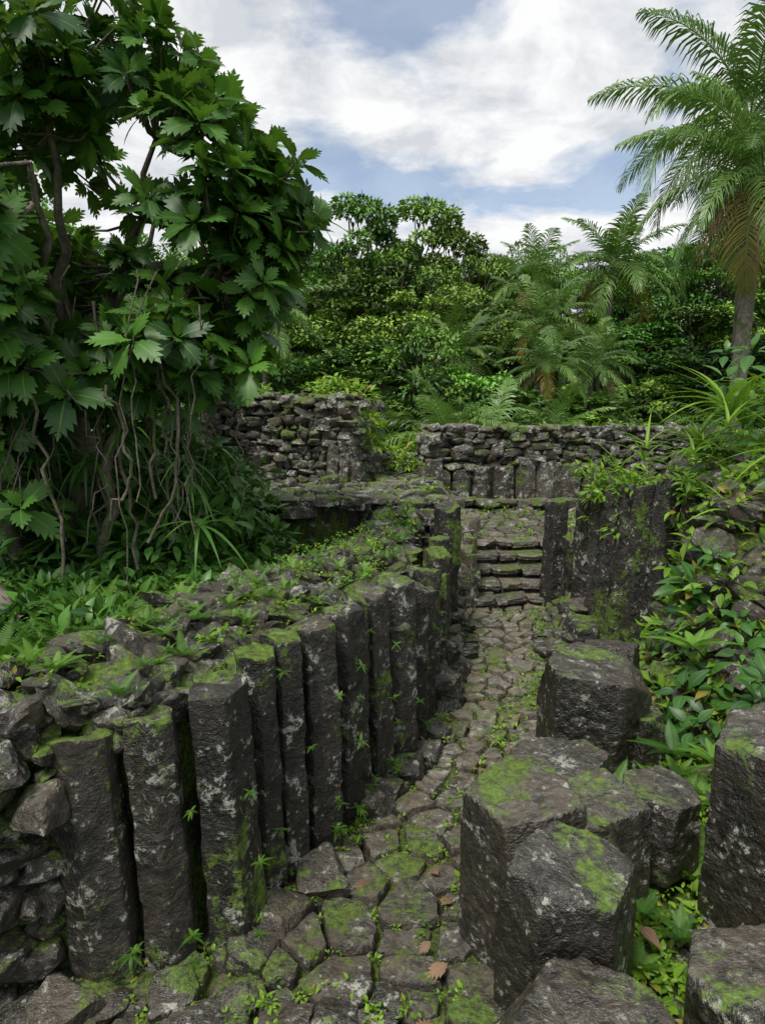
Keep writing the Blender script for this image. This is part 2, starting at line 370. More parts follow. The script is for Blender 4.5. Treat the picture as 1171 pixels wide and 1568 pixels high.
def poisson(test,b,rf,tries=9000,init=()):
    pts=[np.array(p) for p in init]
    for _ in range(tries):
        p=np.array([U(b[0],b[1]),U(b[2],b[3])])
        if not test(p[0],p[1]): continue
        r=rf(p[0],p[1])
        if all((p[0]-q[0])**2+(p[1]-q[1])**2>r*r for q in pts): pts.append(p)
    return pts
mid=[(0.10,3.4),(.30,3.75),(.55,4.3),(.78,5.0),(1.02,5.8),(1.12,6.4),(1.2,7.0)]
mp=np.array(mid); seg=np.concatenate([[0],np.cumsum(np.linalg.norm(np.diff(mp,axis=0),axis=1))])
ss=np.arange(0,seg[-1],.24); row=[(np.interp(s,seg,mp[:,0])+rng.normal(0,.01),np.interp(s,seg,mp[:,1])) for s in ss]
pp=poisson(lambda x,y: xf(y)+.2<x<xr(y)+.12,(-2.8,2.3,1.5,8.15),lambda x,y:(.215 if y>4 else .27)*random.choice([.6,.85,1,1.2]),12000,init=row)
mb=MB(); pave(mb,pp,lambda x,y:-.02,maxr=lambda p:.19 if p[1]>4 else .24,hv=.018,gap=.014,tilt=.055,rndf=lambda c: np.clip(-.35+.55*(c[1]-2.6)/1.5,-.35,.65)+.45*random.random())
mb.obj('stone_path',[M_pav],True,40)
mb=MB()
pl=poisson(lambda x,y:(x<.75) and not(x<-.45 and y>9.75),(-2.6,.75,8.38,12.2),lambda x,y:.3*random.choice([.7,1,1.2]),3000)
pave(mb,pl,lambda x,y:float(H(x,y))+.04,maxr=.28,hv=.03,th=.12)
P2=[];S2=[]
x=-2.9
while x<.75:
    w=U(.2,.38); P2.append((x+w/2,8.36+U(-.05,.04),1.27+U(-.02,.03)));S2.append((.17,w*.53,.055));x+=w
P2=np.array(P2);put(mb,BX4,P2,np.array(S2)[:,[1,0,2]],ang=math.pi/2,tilt=.05)
mb.obj('platform_paving',[M_far],True,40)
mb=MB()
for x in np.arange(-2.8,.7,.19):
    column(mb,x+U(-.03,.03),8.43+U(-.02,.03),.5,.72+U(-.05,.05),.105)
mb.obj('platform_edge_columns',[M_col],True,38)
mb=MB()
pc=poisson(lambda x,y:True,(1.2,4.6,9.25,11.9),lambda x,y:.28*random.choice([.7,1,1.2]),3000)
pave(mb,pc,lambda x,y:.56,maxr=.22,hv=.012,gap=.02)
pc=poisson(lambda x,y:True,(.75,1.15,8.35,11.6),lambda x,y:.26,1500)
pave(mb,pc,lambda x,y:.68 if y<8.9 else .88,maxr=.18,hv=.03,th=.15)
mb.obj('court_paving',[M_pav],True,40)
st=bpy.data.objects.new('stone_stairs',None); sc.collection.objects.link(st)
for i in range(5):
    mb=MB(); x=1.13; y=8.0+.24*i; z=.115+.125*i
    while x<2.02+.05*i:
        w=U(.2,.42); put(mb,SLB,[[x+w/2,y+.15+U(-.03,.03),z-.03]],[[w*.505,.17,.036]],ang=math.pi/2+rng.normal(0,.07),tilt=.05,rnd=U(.1,.8))
        put(mb,SLB,[[x+w/2,y+.20,z-.09]],[[w*.5,.15,.05]],ang=math.pi/2,tilt=.01,rnd=-.6); x+=w  # set-back riser stones, shade under the treads put into their darker tone
    mb.obj('step_%d'%(i+1),[M_pav],True,40,st)
mb=MB()
stack(mb,(.72,8.2),(1.08,8.12),-.05,.62,.24,.17,.25,BX4,.04)
stack(mb,(1.07,8.15),(1.09,9.4),0,.78,.24,.15,.12,BX4,.04)
stack(mb,(.74,8.9),(1.08,8.86),.6,.85,.24,.12,.25,BX4,.04)
stack(mb,(.70,8.3),(.76,11.5),.7,1.2,.26,.14,.25,BX4,.06)
for x,y,h in [(.80,8.12,.74),(.93,8.04,.5),(1.05,8.02,.66),(.72,8.0,.95),(1.08,9.1,.42)]: column(mb,x,y,0,h,.09)
n=26; x=U(.0,1.05,n);y=U(8.3,10.5,n); put(mb,BX4,np.stack([x,y,H(x,y)+.08],-1),np.stack([U(.1,.2,n),U(.08,.16,n),U(.04,.08,n)],-1),tilt=.12)
mb.obj('stair_side_wall',[M_far],True,40)
# ------------------------------------------------------------ back walls
def core(mb,pts,z0,z1):
    n=len(pts);V=[(x,y,z0) for x,y in pts]+[(x,y,z1) for x,y in pts]
    mb.raw(V,[(i,(i+1)%n,n+(i+1)%n,n+i) for i in range(n)]+[tuple(range(n,2*n))],.0)
mb=MB()
core(mb,[(-2.4,10.1),(-.6,9.95),(-.2,11.7),(-2.3,11.7)],.8,2.3)
stack(mb,(-2.55,10.02),(-.48,9.82),1.1,2.48,.17,.1,.22,BX3,.16)
stack(mb,(-.50,9.85),(-.08,11.8),1.0,2.40,.2,.1,.2,BX3,.1)
core(mb,[(-2.85,8.6),(-2.6,8.6),(-2.5,10),(-2.85,10)],.8,2.05)
stack(mb,(-2.56,8.55),(-2.50,10.0),1.1,2.28,.2,.1,.22,BX3,.14)
stack(mb,(-2.95,8.55),(-2.5,8.52),1.0,2.15,.18,.1,.2,BX3,.14)
stack(mb,(-5.2,8.9),(-2.8,8.6),.8,1.8,.2,.11,.25,BX3,.12)
n=130; x=U(-2.5,-.3,n);y=U(9.85,11.6,n); put(mb,RK3,np.stack([x,y,np.full(n,2.40)+U(0,.1,n)],-1),np.stack([U(.08,.17,n)]*2+[U(.04,.08,n)],-1),tilt=.2)
n=40; x=U(-2.85,-2.5,n);y=U(8.55,10,n); put(mb,RK3,np.stack([x,y,2.15+.08*(y-8.5)+U(0,.08,n)],-1),np.stack([U(.08,.15,n)]*2+[U(.04,.08,n)],-1),tilt=.2)
n=40; x=U(-2.6,-2.0,n);y=U(8.5,9.6,n); put(mb,RK3,np.stack([x,y,1.3+U(0,.5,n)*(x<-2.35)],-1),np.stack([U(.06,.15,n)]*2+[U(.05,.1,n)],-1),tilt=.25)
mb.obj('ruined_stone_wall',[M_far],True,38)
mb=MB()
for x,y,h,r in [(-2.25,9.75,.58,.13),(-2.0,9.72,.5,.11),(-1.82,9.7,.55,.1),(-1.62,9.65,.42,.12),(-1.3,9.2,.25,.15),(-.72,9.35,.3,.14)]: column(mb,x,y,1.15,h,r)
for i in range(9):
    tt=i/8; column(mb,-.46+.42*tt,9.78+1.9*tt,1.05,.95+U(-.12,.15),.105,lean=(-.06,0))
for i in range(3): column(mb,-.62+.16*i-.1,9.72,1.1,.75-.12*i,.09,lean=(.05,0))
mb.obj('standing_columns',[M_far],True,40)
mb=MB()
core(mb,[(.85,12.1),(5.6,12.0),(5.6,12.7),(.85,12.7)],.4,1.75)
stack(mb,(.78,12.0),(5.7,11.9),1.3,1.92,.2,.10,.25,BX3,.15)
stack(mb,(.78,10.9),(.80,12.1),.8,1.8,.22,.12,.22,BX3,.1)
x=.9
while x<5.5:
    w=U(.13,.25); column(mb,x+w,11.93+U(-.03,.03),.45,.92+U(-.12,.1),w,amp=1.2); x+=w*1.75
stack(mb,(1.3,11.62),(5.0,11.6),.5,.7,.3,.13,.25,BX3,.05)
n=170; x=U(.8,5.6,n);y=U(11.9,12.6,n); put(mb,RK3,np.stack([x,y,np.full(n,1.84)+U(0,.1,n)],-1),np.stack([U(.08,.17,n)]*2+[U(.04,.08,n)],-1),tilt=.2)
column(mb,.82,10.8,.7,.85,.15); column(mb,.66,10.9,.8,.6,.13)
mb.obj('ruined_column_wall',[M_far],True,38)
mb=MB(); stack(mb,(-.1,12.3),(.85,12.3),.8,1.45,.2,.1,.25,BX3,.12); mb.obj('low_stone_wall',[M_far],True,38)
# ------------------------------------------------------------ right side
rw=bpy.data.objects.new('basalt_pillar_wall',None); sc.collection.objects.link(rw)
rc=[(2.06,8.05,0,1.32,.15,(.02,0)),(2.2,7.72,0,.95,.12,(0,0)),(2.25,7.4,0,1.45,.13,(0,0)),(2.27,7.12,0,1.60,.10,(.02,0)),(2.30,6.9,-.05,1.68,.12,(.03,0)),
(2.36,6.66,-.05,1.74,.10,(.04,0)),(2.44,6.45,-.05,1.76,.11,(.03,0)),(2.57,6.28,-.05,1.86,.13,(.05,0)),(2.75,6.18,-.05,1.7,.11,(.05,0)),(2.93,6.12,0,1.5,.12,(.05,0))]
for i,(x,y,z,h,r,l) in enumerate(rc): colobj('column_%d'%(i+1),rw,x=x,y=y,z0=z,h=h,r=r,lean=l)
mb=MB()
n=60;y=U(6.4,8.1,n);x=xr(y)+U(-.02,.35,n)+.05; s=U(.07,.15,n); put(mb,BX4,np.stack([x,y,U(0,.3,n)*np.clip((x-xr(y))*3,0,1)],-1),np.stack([s*1.3,s,s*.55],-1),tilt=.12)
n=380;y=U(4.4,8.4,n);x=xr(y)+U(1.05,2.8,n); s=U(.07,.18,n); x=np.where((y>6)&(x<2.85),x+.6,x)
put(mb,RK3,np.stack([x,y,H(x,y)+U(0,.15,n)],-1),np.stack([s*1.3,s,s*.6],-1),tilt=.35)
n=170;y=U(5.2,6.2,n);x=2.62+U(0,.9,n)+(6.2-y)*.0; s=U(.08,.18,n)
put(mb,RK4,np.stack([x,y,.15+(x-2.6)*1.9+U(-.1,.15,n)-(6.2-y)*.3],-1),np.stack([s*1.3,s,s*.5],-1),tilt=.25)
n=150;y=U(2.2,5,n);x=xr(y)+U(.25,2.2,n); s=U(.04,.12,n)
put(mb,RK4,np.stack([x,y,H(x,y)],-1),np.stack([s*1.2,s,s*.65],-1),tilt=.3)
mb.obj('rubble_bank',[M_rub],True,35)
def block(x,y,z0,z1,rx,ry,sides,seed,rot=0,tilt=(0,0),top=.0,cut=2,p=90):
    an=np.arange(sides)*2*math.pi/sides+rng.normal(0,.2,sides)
    n=np.stack([np.cos(an),np.sin(an),rng.normal(0,.05,sides)],-1); d=U(.78,.98,sides)
    n=np.concatenate([n,[[tilt[0],tilt[1],1],[0,0,-1]],nrm(np.stack([U(-1,1,cut),U(-1,1,cut),U(.1,.6,cut)],-1))])
    d=np.concatenate([d,[1,1],U(1.0,1.2,cut)])
    t=stone(6,n,d,p,.008,seed)
    hz=(z1-z0)/2; mb=MB(); o=nrm(t.v)
    w=t.v*np.array([rx,ry,hz])
    t.v=t.v+ o*((nv(w,6,3,seed)*.016+nv(w,17,3,seed)*.026-.11*np.maximum(nv(w,5,2,seed+9)-.3,0)))[:,None]
    ca,sa=math.cos(rot),math.sin(rot); R=np.array([[ca,-sa,0],[sa,ca,0],[0,0,1]])@np.diag([rx,ry,hz])
    mb.add(t,R,[x,y,(z0+z1)/2],[random.random()]); return mb.obj('basalt_block',[M_blk],True,45)
block(1.40,4.30,.12,.83,.36,.34,6,1,.2,(.05,-.05))
block(.98,3.52,-.1,.60,.32,.28,6,2,.5,(0,.04))
block(.64,2.88,-.15,.79,.28,.26,5,3,.1,(-.04,0))
block(1.00,2.95,-.1,.72,.23,.25,5,13,.1,(-.04,0))
block(.76,2.38,.08,.78,.27,.22,6,4,.3,(.06,-.1))
block(.66,1.90,-.1,.60,.34,.30,6,5,.0,(.03,.05))
block(1.72,2.72,.1,1.16,.28,.30,6,6,.4,(-.1,.05))
block(1.40,3.12,.25,.66,.23,.20,6,7,.9,(.1,-.1),cut=5)
block(1.34,2.15,.0,.54,.28,.25,6,8,.5,(.0,.1),cut=5)
block(1.15,1.85,.0,.38,.2,.2,6,9,.5,(.0,.1))
block(1.72,4.95,.2,.70,.21,.21,6,10,.5,(.0,.1))
block(1.70,4.2,.15,.52,.16,.16,5,11,.1,(.0,.1))
block(.38,2.30,-.1,.18,.14,.16,5,12,.1,(.0,.1))
# ------------------------------------------------------------ plant templates
def ovate(n=6,w=.26,droop=.25,fold=.35,pet=.0,pw=.8):
    V=[];F=[];E=[]
    for i,t in enumerate(np.linspace(0,1,n)):
        hw=w*math.sin(math.pi*min(1,max(0,(t-pet)/(1-pet)))**pw)+.004; z=-droop*t*t
        V+=[(-hw,t,z+fold*hw),(0,t,z),(hw,t,z+fold*hw)];E+=[1,0,1]
    for i in range(n-1):
        a=i*3; F+=[(a,a+1,a+4,a+3),(a+1,a+2,a+5,a+4)]
    return Tpl(V,F,E)
def lobed():
    V=[];F=[];E=[]; ms=[0,.12,.28,.45,.62,.78,.9]; z=lambda t,w:-.34*t*t+.25*abs(w)-.6*w*w
    def av(x,y,e): V.append((x,y,z(y,x)));E.append(e);return len(V)-1
    mid_=[av(0,t,0) for t in ms]
    for s in (-1,1):
        sw=[.015,.05,.11,.15,.15,.10,.05]; sin_=[av(s*w,t+.02,.5) for w,t in zip(sw,ms)]
        for i in range(6):
            F.append((mid_[i],mid_[i+1],sin_[i+1],sin_[i]) if s<0 else (mid_[i],sin_[i],sin_[i+1],mid_[i+1]))
        tw=[0,.19,.31,.36,.31,.19]
        for i in range(1,6):
            t0=ms[i];t1=ms[i+1]; a=av(s*(tw[i]*.82),t0+.08,.8);b_=av(s*tw[i],t1+.10,1);c_=av(s*tw[i]*.68,t1+.07,.8)
            q=(sin_[i],a,b_,c_,sin_[i+1]); F.append(q if s>0 else q[::-1])
    a=av(-.08,.97,.6);b_=av(0,1.10,0);c_=av(.08,.97,.6)
    F.append((mid_[-1],c_,b_,a))
    return Tpl(V,F,E)
def fernf(n=22,w=.17,droop=.45):
    V=[];F=[]; t=np.linspace(.08,.98,n)
    for k in t:
        z=-droop*k*k+.15*k; L_=w*math.sin(math.pi*(.12+.86*k)**.8)+.01; bw=.42/n
        for s in (-1,1):
            i=len(V); V+=[(0,k-bw*.8,z),(s*L_*.5,k+.02-bw*.6,z+.01),(s*L_,k+.06,z-.03),(s*L_*.5,k+.03+bw*.6,z+.01),(0,k+bw*.7,z)]
            F.append((i,i+1,i+2,i+3,i+4) if s>0 else (i+4,i+3,i+2,i+1,i))
    i=len(V); m=9
    for k in np.linspace(0,1,m): z=-droop*k*k+.15*k; V+=[(-.006,k,z+.002),(.006,k,z+.002)]
    for j in range(m-1): F.append((i+2*j,i+2*j+1,i+2*j+3,i+2*j+2))
    return Tpl(V,F)
T_lob=lobed(); T_ov=ovate(); T_ov2=ovate(5,.18,.35,.3,.12); T_strap=ovate(8,.04,.75,.5,0,.55); T_fern=fernf(); T_ovb=ovate(7,.22,.4,.25,.2)
T_sm=Tpl([(0,0,0),(.27,.45,.09),(0,1,-.15),(-.27,.45,.09)],[(0,1,2),(0,2,3)])
UP=np.array([0,0,1.])
def rosette(mb,c,axis,n,size,tpl,spread=(.25,1.3),mat=0):
    axis=nrm(axis); a=nrm(np.cross(axis,[.3,.5,.8])); b_=np.cross(axis,a)
    ph=np.arange(n)*2.4+U(0,6); th=np.linspace(spread[0],spread[1],n)
    f=axis*np.cos(th)[:,None]+(a*np.cos(ph)[:,None]+b_*np.sin(ph)[:,None])*np.sin(th)[:,None]
    f[:,2]-=.15; s=size*U(.75,1.15,n)*(1-.35*(th<.5))
    mb.add(tpl,frames(f,axis+rng.normal(0,.15,(n,3)),s),np.tile(c,(n,1))+f*.03,np.clip(U(.0,.6)+rng.normal(0,.12,n)+.35*(th<.6),0,.93),mat)
def shrub(mb,c,r,n,size,tpl,flat=.8,mat=0,rb=None):
    d=rdir(n); d[:,2]=np.abs(d[:,2])*1.0-.15; rr=r*U(0.2,1,n)**.45
    p=np.array(c)+d*rr[:,None]*[1,1,flat]; f=d+rng.normal(0,.45,(n,3)); f[:,2]-=.1
    mb.add(tpl,frames(f,UP+rng.normal(0,.35,(n,3)),size*U(.6,1.25,n)),p,U(0,1,n) if rb is None else np.clip(rb+rng.normal(0,.15,n),0,1),mat)
def fern(mb,c,L_,n=9,mat=0,el=(.35,1.0),tpl=None):
    a=np.arange(n)*6.283/n+U(0,6)+rng.normal(0,.2,n); e=U(el[0],el[1],n)
    f=np.stack([np.cos(a)*np.cos(e),np.sin(a)*np.cos(e),np.sin(e)],-1)
    mb.add(tpl or T_fern,frames(f,UP,L_*U(.7,1.15,n)),np.tile(c,(n,1)),np.clip(U(0,.8)+rng.normal(0,.1,n),0,1),mat)
# ---- breadfruit tree
mb=MB(); base=np.array([-3.07,6.7,.8])
tube(mb,curve(base-[0,0,.2],(-2.95,6.6,2.6),9,(.08,0,0),.02),np.linspace(.17,.11,9),9,1)
tube(mb,curve(base+[.1,.1,0],(-3.7,6.4,3.0),9,(.1,0,0),.02),np.linspace(.1,.06,9),8,1)
tube(mb,curve((-3.4,6.3,.7),(-3.9,6.0,3.6),9,(.1,0,0),.02),np.linspace(.09,.05,9),8,1)
tube(mb,curve((-2.5,6.0,.7),(-2.1,6.0,3.0),9,(-.12,0,0),.03),np.linspace(.06,.035,9),8,1)
skel=[]
for tgt in [(-1.4,6.0,3.6),(-1.9,6.2,4.7),(-2.7,6.0,5.0),(-3.5,6.3,5.0),(-4.4,6.2,4.2),(-1.9,5.6,3.0),(-3.3,5.3,3.9),(-2.5,5.2,4.2),(-2.3,7.3,4.3),(-1.1,6.3,4.1),(-4.0,5.2,3.2)]:
    p=curve((-2.95,6.6,2.3+U(0,.4)),tgt,10,(0,0,-.12),.03); tube(mb,p,np.linspace(.07,.02,10),7,1); skel+=list(p[3:])
skel=np.array(skel); cen=np.array([-3.0,6.4,3.95]); rad=np.array([2.1,1.5,1.65])
tips=[]
for d in rdir(78):
    k=U(.35,1)**.36; cc=cen+d*rad*k
    if cc[2]<2.6: continue
    for _ in range(8):
        e_=rdir(1)[0]; tips.append((cc+e_*U(.12,.36),nrm(d*.7+e_)))
for cc in [(-.85,6.1,3.95),(-.95,6.1,3.6),(-1.25,6.0,4.6),(-1.0,6,4.3),(-1.7,6.0,5.1),(-1.2,6.0,3.2),(-1.5,5.8,2.85),(-2.2,6.0,5.45),(-1.1,6.1,2.95),(-2.8,6,5.6),(-.75,6.2,4.1),(-1.5,6.1,3.9),(-1.9,6,4.2),(-3.0,6.2,4.7),(-2.5,6,4.9),(-2.2,6.3,3.6)]:
    for _ in range(6): e_=rdir(1)[0]; tips.append((np.array(cc)+e_*U(.1,.33),nrm(e_+[.4,0,.2])))
for _ in range(34):
    p=np.array([U(-2.5,-1.3),U(5.8,6.6),U(2.6,3.2)]); tips.append((p,nrm(p-[-2.4,6.6,2.9])))
for _ in range(80):
    p=np.array([U(-4.6,-2.9),U(5.5,6.9),U(1.5,2.9)]); tips.append((p,nrm(p-[-3.2,6.6,2.9])))
for p,d in tips:
    j=np.argmin(np.linalg.norm(skel-p,axis=1)); q=skel[j]
    if p[2]>2.0: tube(mb,curve(q,p,5,(0,0,-.06),.01),np.linspace(.018,.009,5),4,1)
    else: tube(mb,curve(q,p,6,(0,0,.05),.03),np.linspace(.009,.006,6),4,1)
    rosette(mb,p,d*.7+[0,0,.75]+rng.normal(0,.2,3),random.choice([7,8,9]),U(.21,.30),T_lob,(.2,1.6))
for _ in range(34):
    x=U(-3.2,-1.35);y=U(5.3,6.3);z=U(2.6,3.6); tube(mb,curve((x,y,z),(x+U(-.35,.35),y+U(-.2,.2),U(.9,2.1)),14,(U(-.22,.22),0,0),.03),.0065 if random.random()<.75 else .014,5,1)
mb.obj('breadfruit_tree',[M_bread,M_bark],True)
mb=MB()
for _ in range(110):
    x=U(-5.0,-1.5);y=U(6.1,8.1); z=.75+U(0,1.1)*sm(y,5.6,7)
    shrub(mb,(x,y,z),U(.28,.48),50,.19,random.choice([T_ovb,T_ov2,T_ov]),rb=U(0,1))
for _ in range(50):
    shrub(mb,(U(-5.5,-2.6),U(7.5,9.5),U(1,3.2)),.7,80,.25,T_ov,mat=0)
for _ in range(24):
    shrub(mb,(U(-2.3,-.9),U(6.3,7.9),U(.65,1.0)),.24,40,.18,T_ov2,rb=U(0,1))
for _ in range(60):
    y=U(4.2,6.2);x=xf(y)-wwid(y)-U(.7,2.6); shrub(mb,(x,y,.84),.3,36,.16,random.choice([T_ov2,T_ovb]),rb=U(0,1))
mb.obj('understorey_shrubs',[M_dark],True)
mb=MB()
for _ in range(34):
    x=U(-3.6,-1.6);y=U(5.8,7.0);fern(mb,(x,y,U(1.2,2.3)),U(.35,.5),13,0,(-.6,.7),T_strap)
mb.obj('birds_nest_fern',[M_dark],True)
mb=MB()
for _ in range(340):
    y=U(3.1,6.8);x=xf(y)-wwid(y)-U(.25,2.4); fern(mb,(x,y,float(H(x,y))+.0),U(.14,.34),10,0,(.4,1.25))
mb.obj('fern_bed',[M_fern],True)
mb=MB(); tube(mb,curve((-3.5,5.5,1.25),(-2.6,4.75,.95),8,(0,0,.03),.02),np.linspace(.07,.055,8),9); mb.obj('fallen_log',[M_bark])
# ---- palms
def palmfrond(mb,base,az,el0,L_,bend,nl=46,lw=1.0,mat=0,ll=.30,hang=.35,rn=None):
    n=26; s=np.linspace(0,1,n); el=el0-bend*s**1.25; step=L_/(n-1)
    d=np.stack([np.cos(el)*math.cos(az),np.cos(el)*math.sin(az),np.sin(el)],-1)
    P=np.array(base)+np.concatenate([[[0,0,0]],np.cumsum(d[:-1]*step,0)])
    tube(mb,P,np.linspace(.014,.003,n)*L_*.6,4,mat,.9)
    side=np.array([-math.sin(az),math.cos(az),0.]); V=[];F=[]
    for k in range(nl):
        t=.12+.88*k/(nl-1); q=t*(n-1); i=min(int(q),n-2); p=P[i]+(P[i+1]-P[i])*(q-i); dd=d[i]; upv=np.cross(side,dd)
        if upv[2]<0: upv=-upv
        l=L_*ll*(math.sin(math.pi*min(1,(.18+.80*t)))**.6)*U(.85,1.1)
        for sg in (-1,1):
            if random.random()<.05: continue
            dr=nrm(dd*(.45+.6*t)+side*sg*(1.0-.35*t)+upv*.22+rng.normal(0,.09,3)); dr2=nrm(dr-[0,0,hang*U(.7,1.6)]); dr3=nrm(dr2-[0,0,hang*1.5])
            w=dd*.016*L_*lw*.5; m1=p+dr*l*.35; m2=m1+dr2*l*.35; e_=m2+dr3*l*.3
            a=len(V); V+=[p-w*.5,p+w*.5,m1+w,m1-w,m2+w*.8,m2-w*.8,e_]; F+=[(a,a+1,a+2,a+3),(a+3,a+2,a+4,a+5),(a+5,a+4,a+6)]
    mb.raw(V,F,U(.1,.9) if rn is None else rn,mat)
def palm(seed,h,L_,nf=24,nl=46,lean=(.3,0),dead=3,r=.13,lw=1.,bd=1.0,rng_el=1.95,hang=.35):
    mb=MB(); top=np.array([lean[0],lean[1],h]); n=24
    rr=np.linspace(r,r*.6,n)*(1+.06*(np.arange(n)%2)); rr[0]*=1.4
    tube(mb,curve((0,0,-.5),top,n,(-lean[0]*.25,0,0)),rr,9,1)
    for i in range(nf):
        u=i/nf; az=i*2.39996+U(-.3,.3); palmfrond(mb,top+[0,0,.05],az,1.38-rng_el*u**.9+U(-.12,.12),L_*U(.8,1.1),bd*(.8+.7*u)*U(.75,1.2),nl,lw,0,hang=hang,rn=(1.0 if u>.85 and i%2 else None))
    for i in range(dead): palmfrond(mb,top,U(0,6.28),-.5,L_*.75,1.0,24,lw,2,hang=.6)
    n=7; put(mb,RK3,top+rng.normal(0,.12*L_/2.5,(n,3))-[0,0,.15],np.full((n,3),.11*L_/2.5),mat=0)
    return mb.data('coconut_palm',[M_palm,M_pbark,M_dry],False)
PB=palm(1,6.4,3.1,26,62,(.25,0),4,.2,.85,1.2,hang=.6)
PM=[palm(2,5.2,2.7,22,42,(.3,.1),3,.13,1.3),palm(3,3.2,2.0,20,36,(-.2,.1),3,.11,1.4,.9),palm(4,1.0,2.6,16,36,(.05,0),1,.12,1.5)]
link('coconut_palm',PB,None,(8.15,16,.85),.4,1.0)
link('coconut_palm',PB,None,(9.5,18.5,.95),2.4,1.30)
link('coconut_palm',PM[0],None,(8.2,26,1.6),.2,1.05)
link('coconut_palm',PM[1],None,(2.35,20,.9),0,.85)
link('coconut_palm',PM[1],None,(4.9,22,1.5),2,1.0)
link('coconut_palm',PM[0],None,(-2.9,17.5,1.0),2,.66)
link('coconut_palm',PM[0],None,(6.0,28,2.0),4,.9)
link('coconut_palm',PM[1],None,(6.6,21,.8),1,.85)
link('coconut_palm',PM[1],None,(3.9,17.5,.9),3,.72)
link('coconut_palm',PM[1],None,(5.4,18,1.0),5,.7)
link('coconut_palm',PM[1],None,(-4.6,21,1.8),1,1.0)
# ---- jungle trees
def broad(seed,h,cr,ncl,nl,ls,lowest=.35,clr=(.5,.95)):
    mb=MB(); tp=np.array([U(-.3,.3),U(-.3,.3),h*.62])
    tube(mb,curve((0,0,-.5),tp,9,(U(-.2,.2),0,0),.05),np.linspace(.2,.09,9),8,1)
    for i in range(ncl):
        d=rdir(1)[0]; k=U(.35,1)**.4; c=np.array([0,0,h*(.5+lowest/2)+.0])+d*np.array([cr,cr,h*(1-lowest)/2*.9])*k
        tube(mb,curve(tp*U(.6,1),c,6,(0,0,.1),.04),np.linspace(.06,.015,6),5,1)
        r=U(*clr)*cr*.36; n=int(nl*U(.7,1.2)); dd=rdir(n); dd[:,2]=np.abs(dd[:,2])*.9-.25
        p=c+dd*r*(U(.35,1,n)**.35)[:,None]*[1,1,.75]; f=dd+rng.normal(0,.6,(n,3)); f[:,2]-=.25
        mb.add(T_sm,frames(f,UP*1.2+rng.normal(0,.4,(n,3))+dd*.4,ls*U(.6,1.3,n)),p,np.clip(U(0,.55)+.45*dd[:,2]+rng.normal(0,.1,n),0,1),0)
    return mb.data('jungle_tree',[M_broad,M_bark],False)
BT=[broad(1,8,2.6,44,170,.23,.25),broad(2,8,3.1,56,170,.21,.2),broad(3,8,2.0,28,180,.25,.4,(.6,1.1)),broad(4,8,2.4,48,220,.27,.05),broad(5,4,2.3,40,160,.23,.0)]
jt=bpy.data.objects.new('jungle_trees',None); sc.collection.objects.link(jt)
def T(k,x,y,top,wd=1.0):
    z=float(H(x,y)); s=(top-z)/8.0 if k<4 else (top-z)/4.0
    w_=max(s,.8 if k<4 else .7)*wd
    link('jungle_tree',BT[k],jt,(x,y,z),U(0,6.28),(w_,w_,s))
for x,top,k in [(-4.6,9.6,1),(-2.9,9.2,0),(-1.3,10.9,2),(-.2,9.6,0),(1.5,11.2,2),(2.8,9.8,2),(3.8,8.9,0),(4.9,8.6,3),(6.0,9.2,1),(7.6,9.0,1),(9.4,8,3),(10.4,7.9,0),(12.3,8.6,1),(14.0,9.8,0),(15.8,11.4,1),(18.2,12,1),(-7.5,9.4,1),(-11,10,0),(-15,11,1),(21,12,1),(-19,11,0)]:
    T(k,x,31+U(-1.5,1.5),top,.8)
for x in np.arange(-24,26,2.4): T(random.choice([0,1,3]),x,40+U(-2,2),9.2+U(-.8,.8)+abs(x)*.08,1.1)
for x,top in [(-8.5,6.8),(-6.0,6.6),(-3.6,6.9),(-1.6,6.9),(.3,7.8),(1.4,7.0),(2.8,6.2),(4.4,5.4),(5.8,5.2),(7.0,5.0),(9.0,5.2),(11.3,5.9),(13.5,6.4),(-11,7)]:
    T(random.choice([0,1,3,3]),x,25+U(-1.5,1.5),top,1.1)
for x,top in [(-8.5,5),(-6.6,4.6),(-5.2,4.3),(-3.2,3.9),(-1.6,3.6),(-.2,4.1),(.9,4.3),(2.3,3.4),(3.4,2.8),(4.6,2.8),(5.9,2.9),(7.6,3.1),(9,4.0),(10.6,4.2),(12,4.6)]:
    T(random.choice([4,4,3]),x,19+U(-1.2,1.2),top,.85)
up=bpy.data.objects.new('understorey_palms',None); sc.collection.objects.link(up)
for i in range(30):
    x=U(-7,10);y=U(14.8,20.5); link('understorey_palm',PM[2],up,(x,y,float(H(x,y))-.3),U(0,6),U(.35,.75))
mb=MB()
for i in range(56):
    x=U(-4.5,7.5);y=U(13,16); shrub(mb,(x,y,float(H(x,y))+U(.0,.5)),U(.4,.7),110,.22,T_ov2,rb=U(0,1))
for i in range(14): x=U(.9,5.2); shrub(mb,(x,12.9+U(0,.3),1.6),.4,90,.18,T_ov2,rb=U(.3,1))
for c,r in [((-.45,10.6,2.5),.42),((-.75,10.9,2.6),.4),((-.28,10.3,2.1),.3),((-.2,10.4,1.8),.22),((.35,11.6,1.35),.28),((-2.0,10.8,2.5),.3)]: shrub(mb,c,r,150,.13,T_ov2,rb=.8)
mb.obj('bright_shrubs',[M_lite],True)
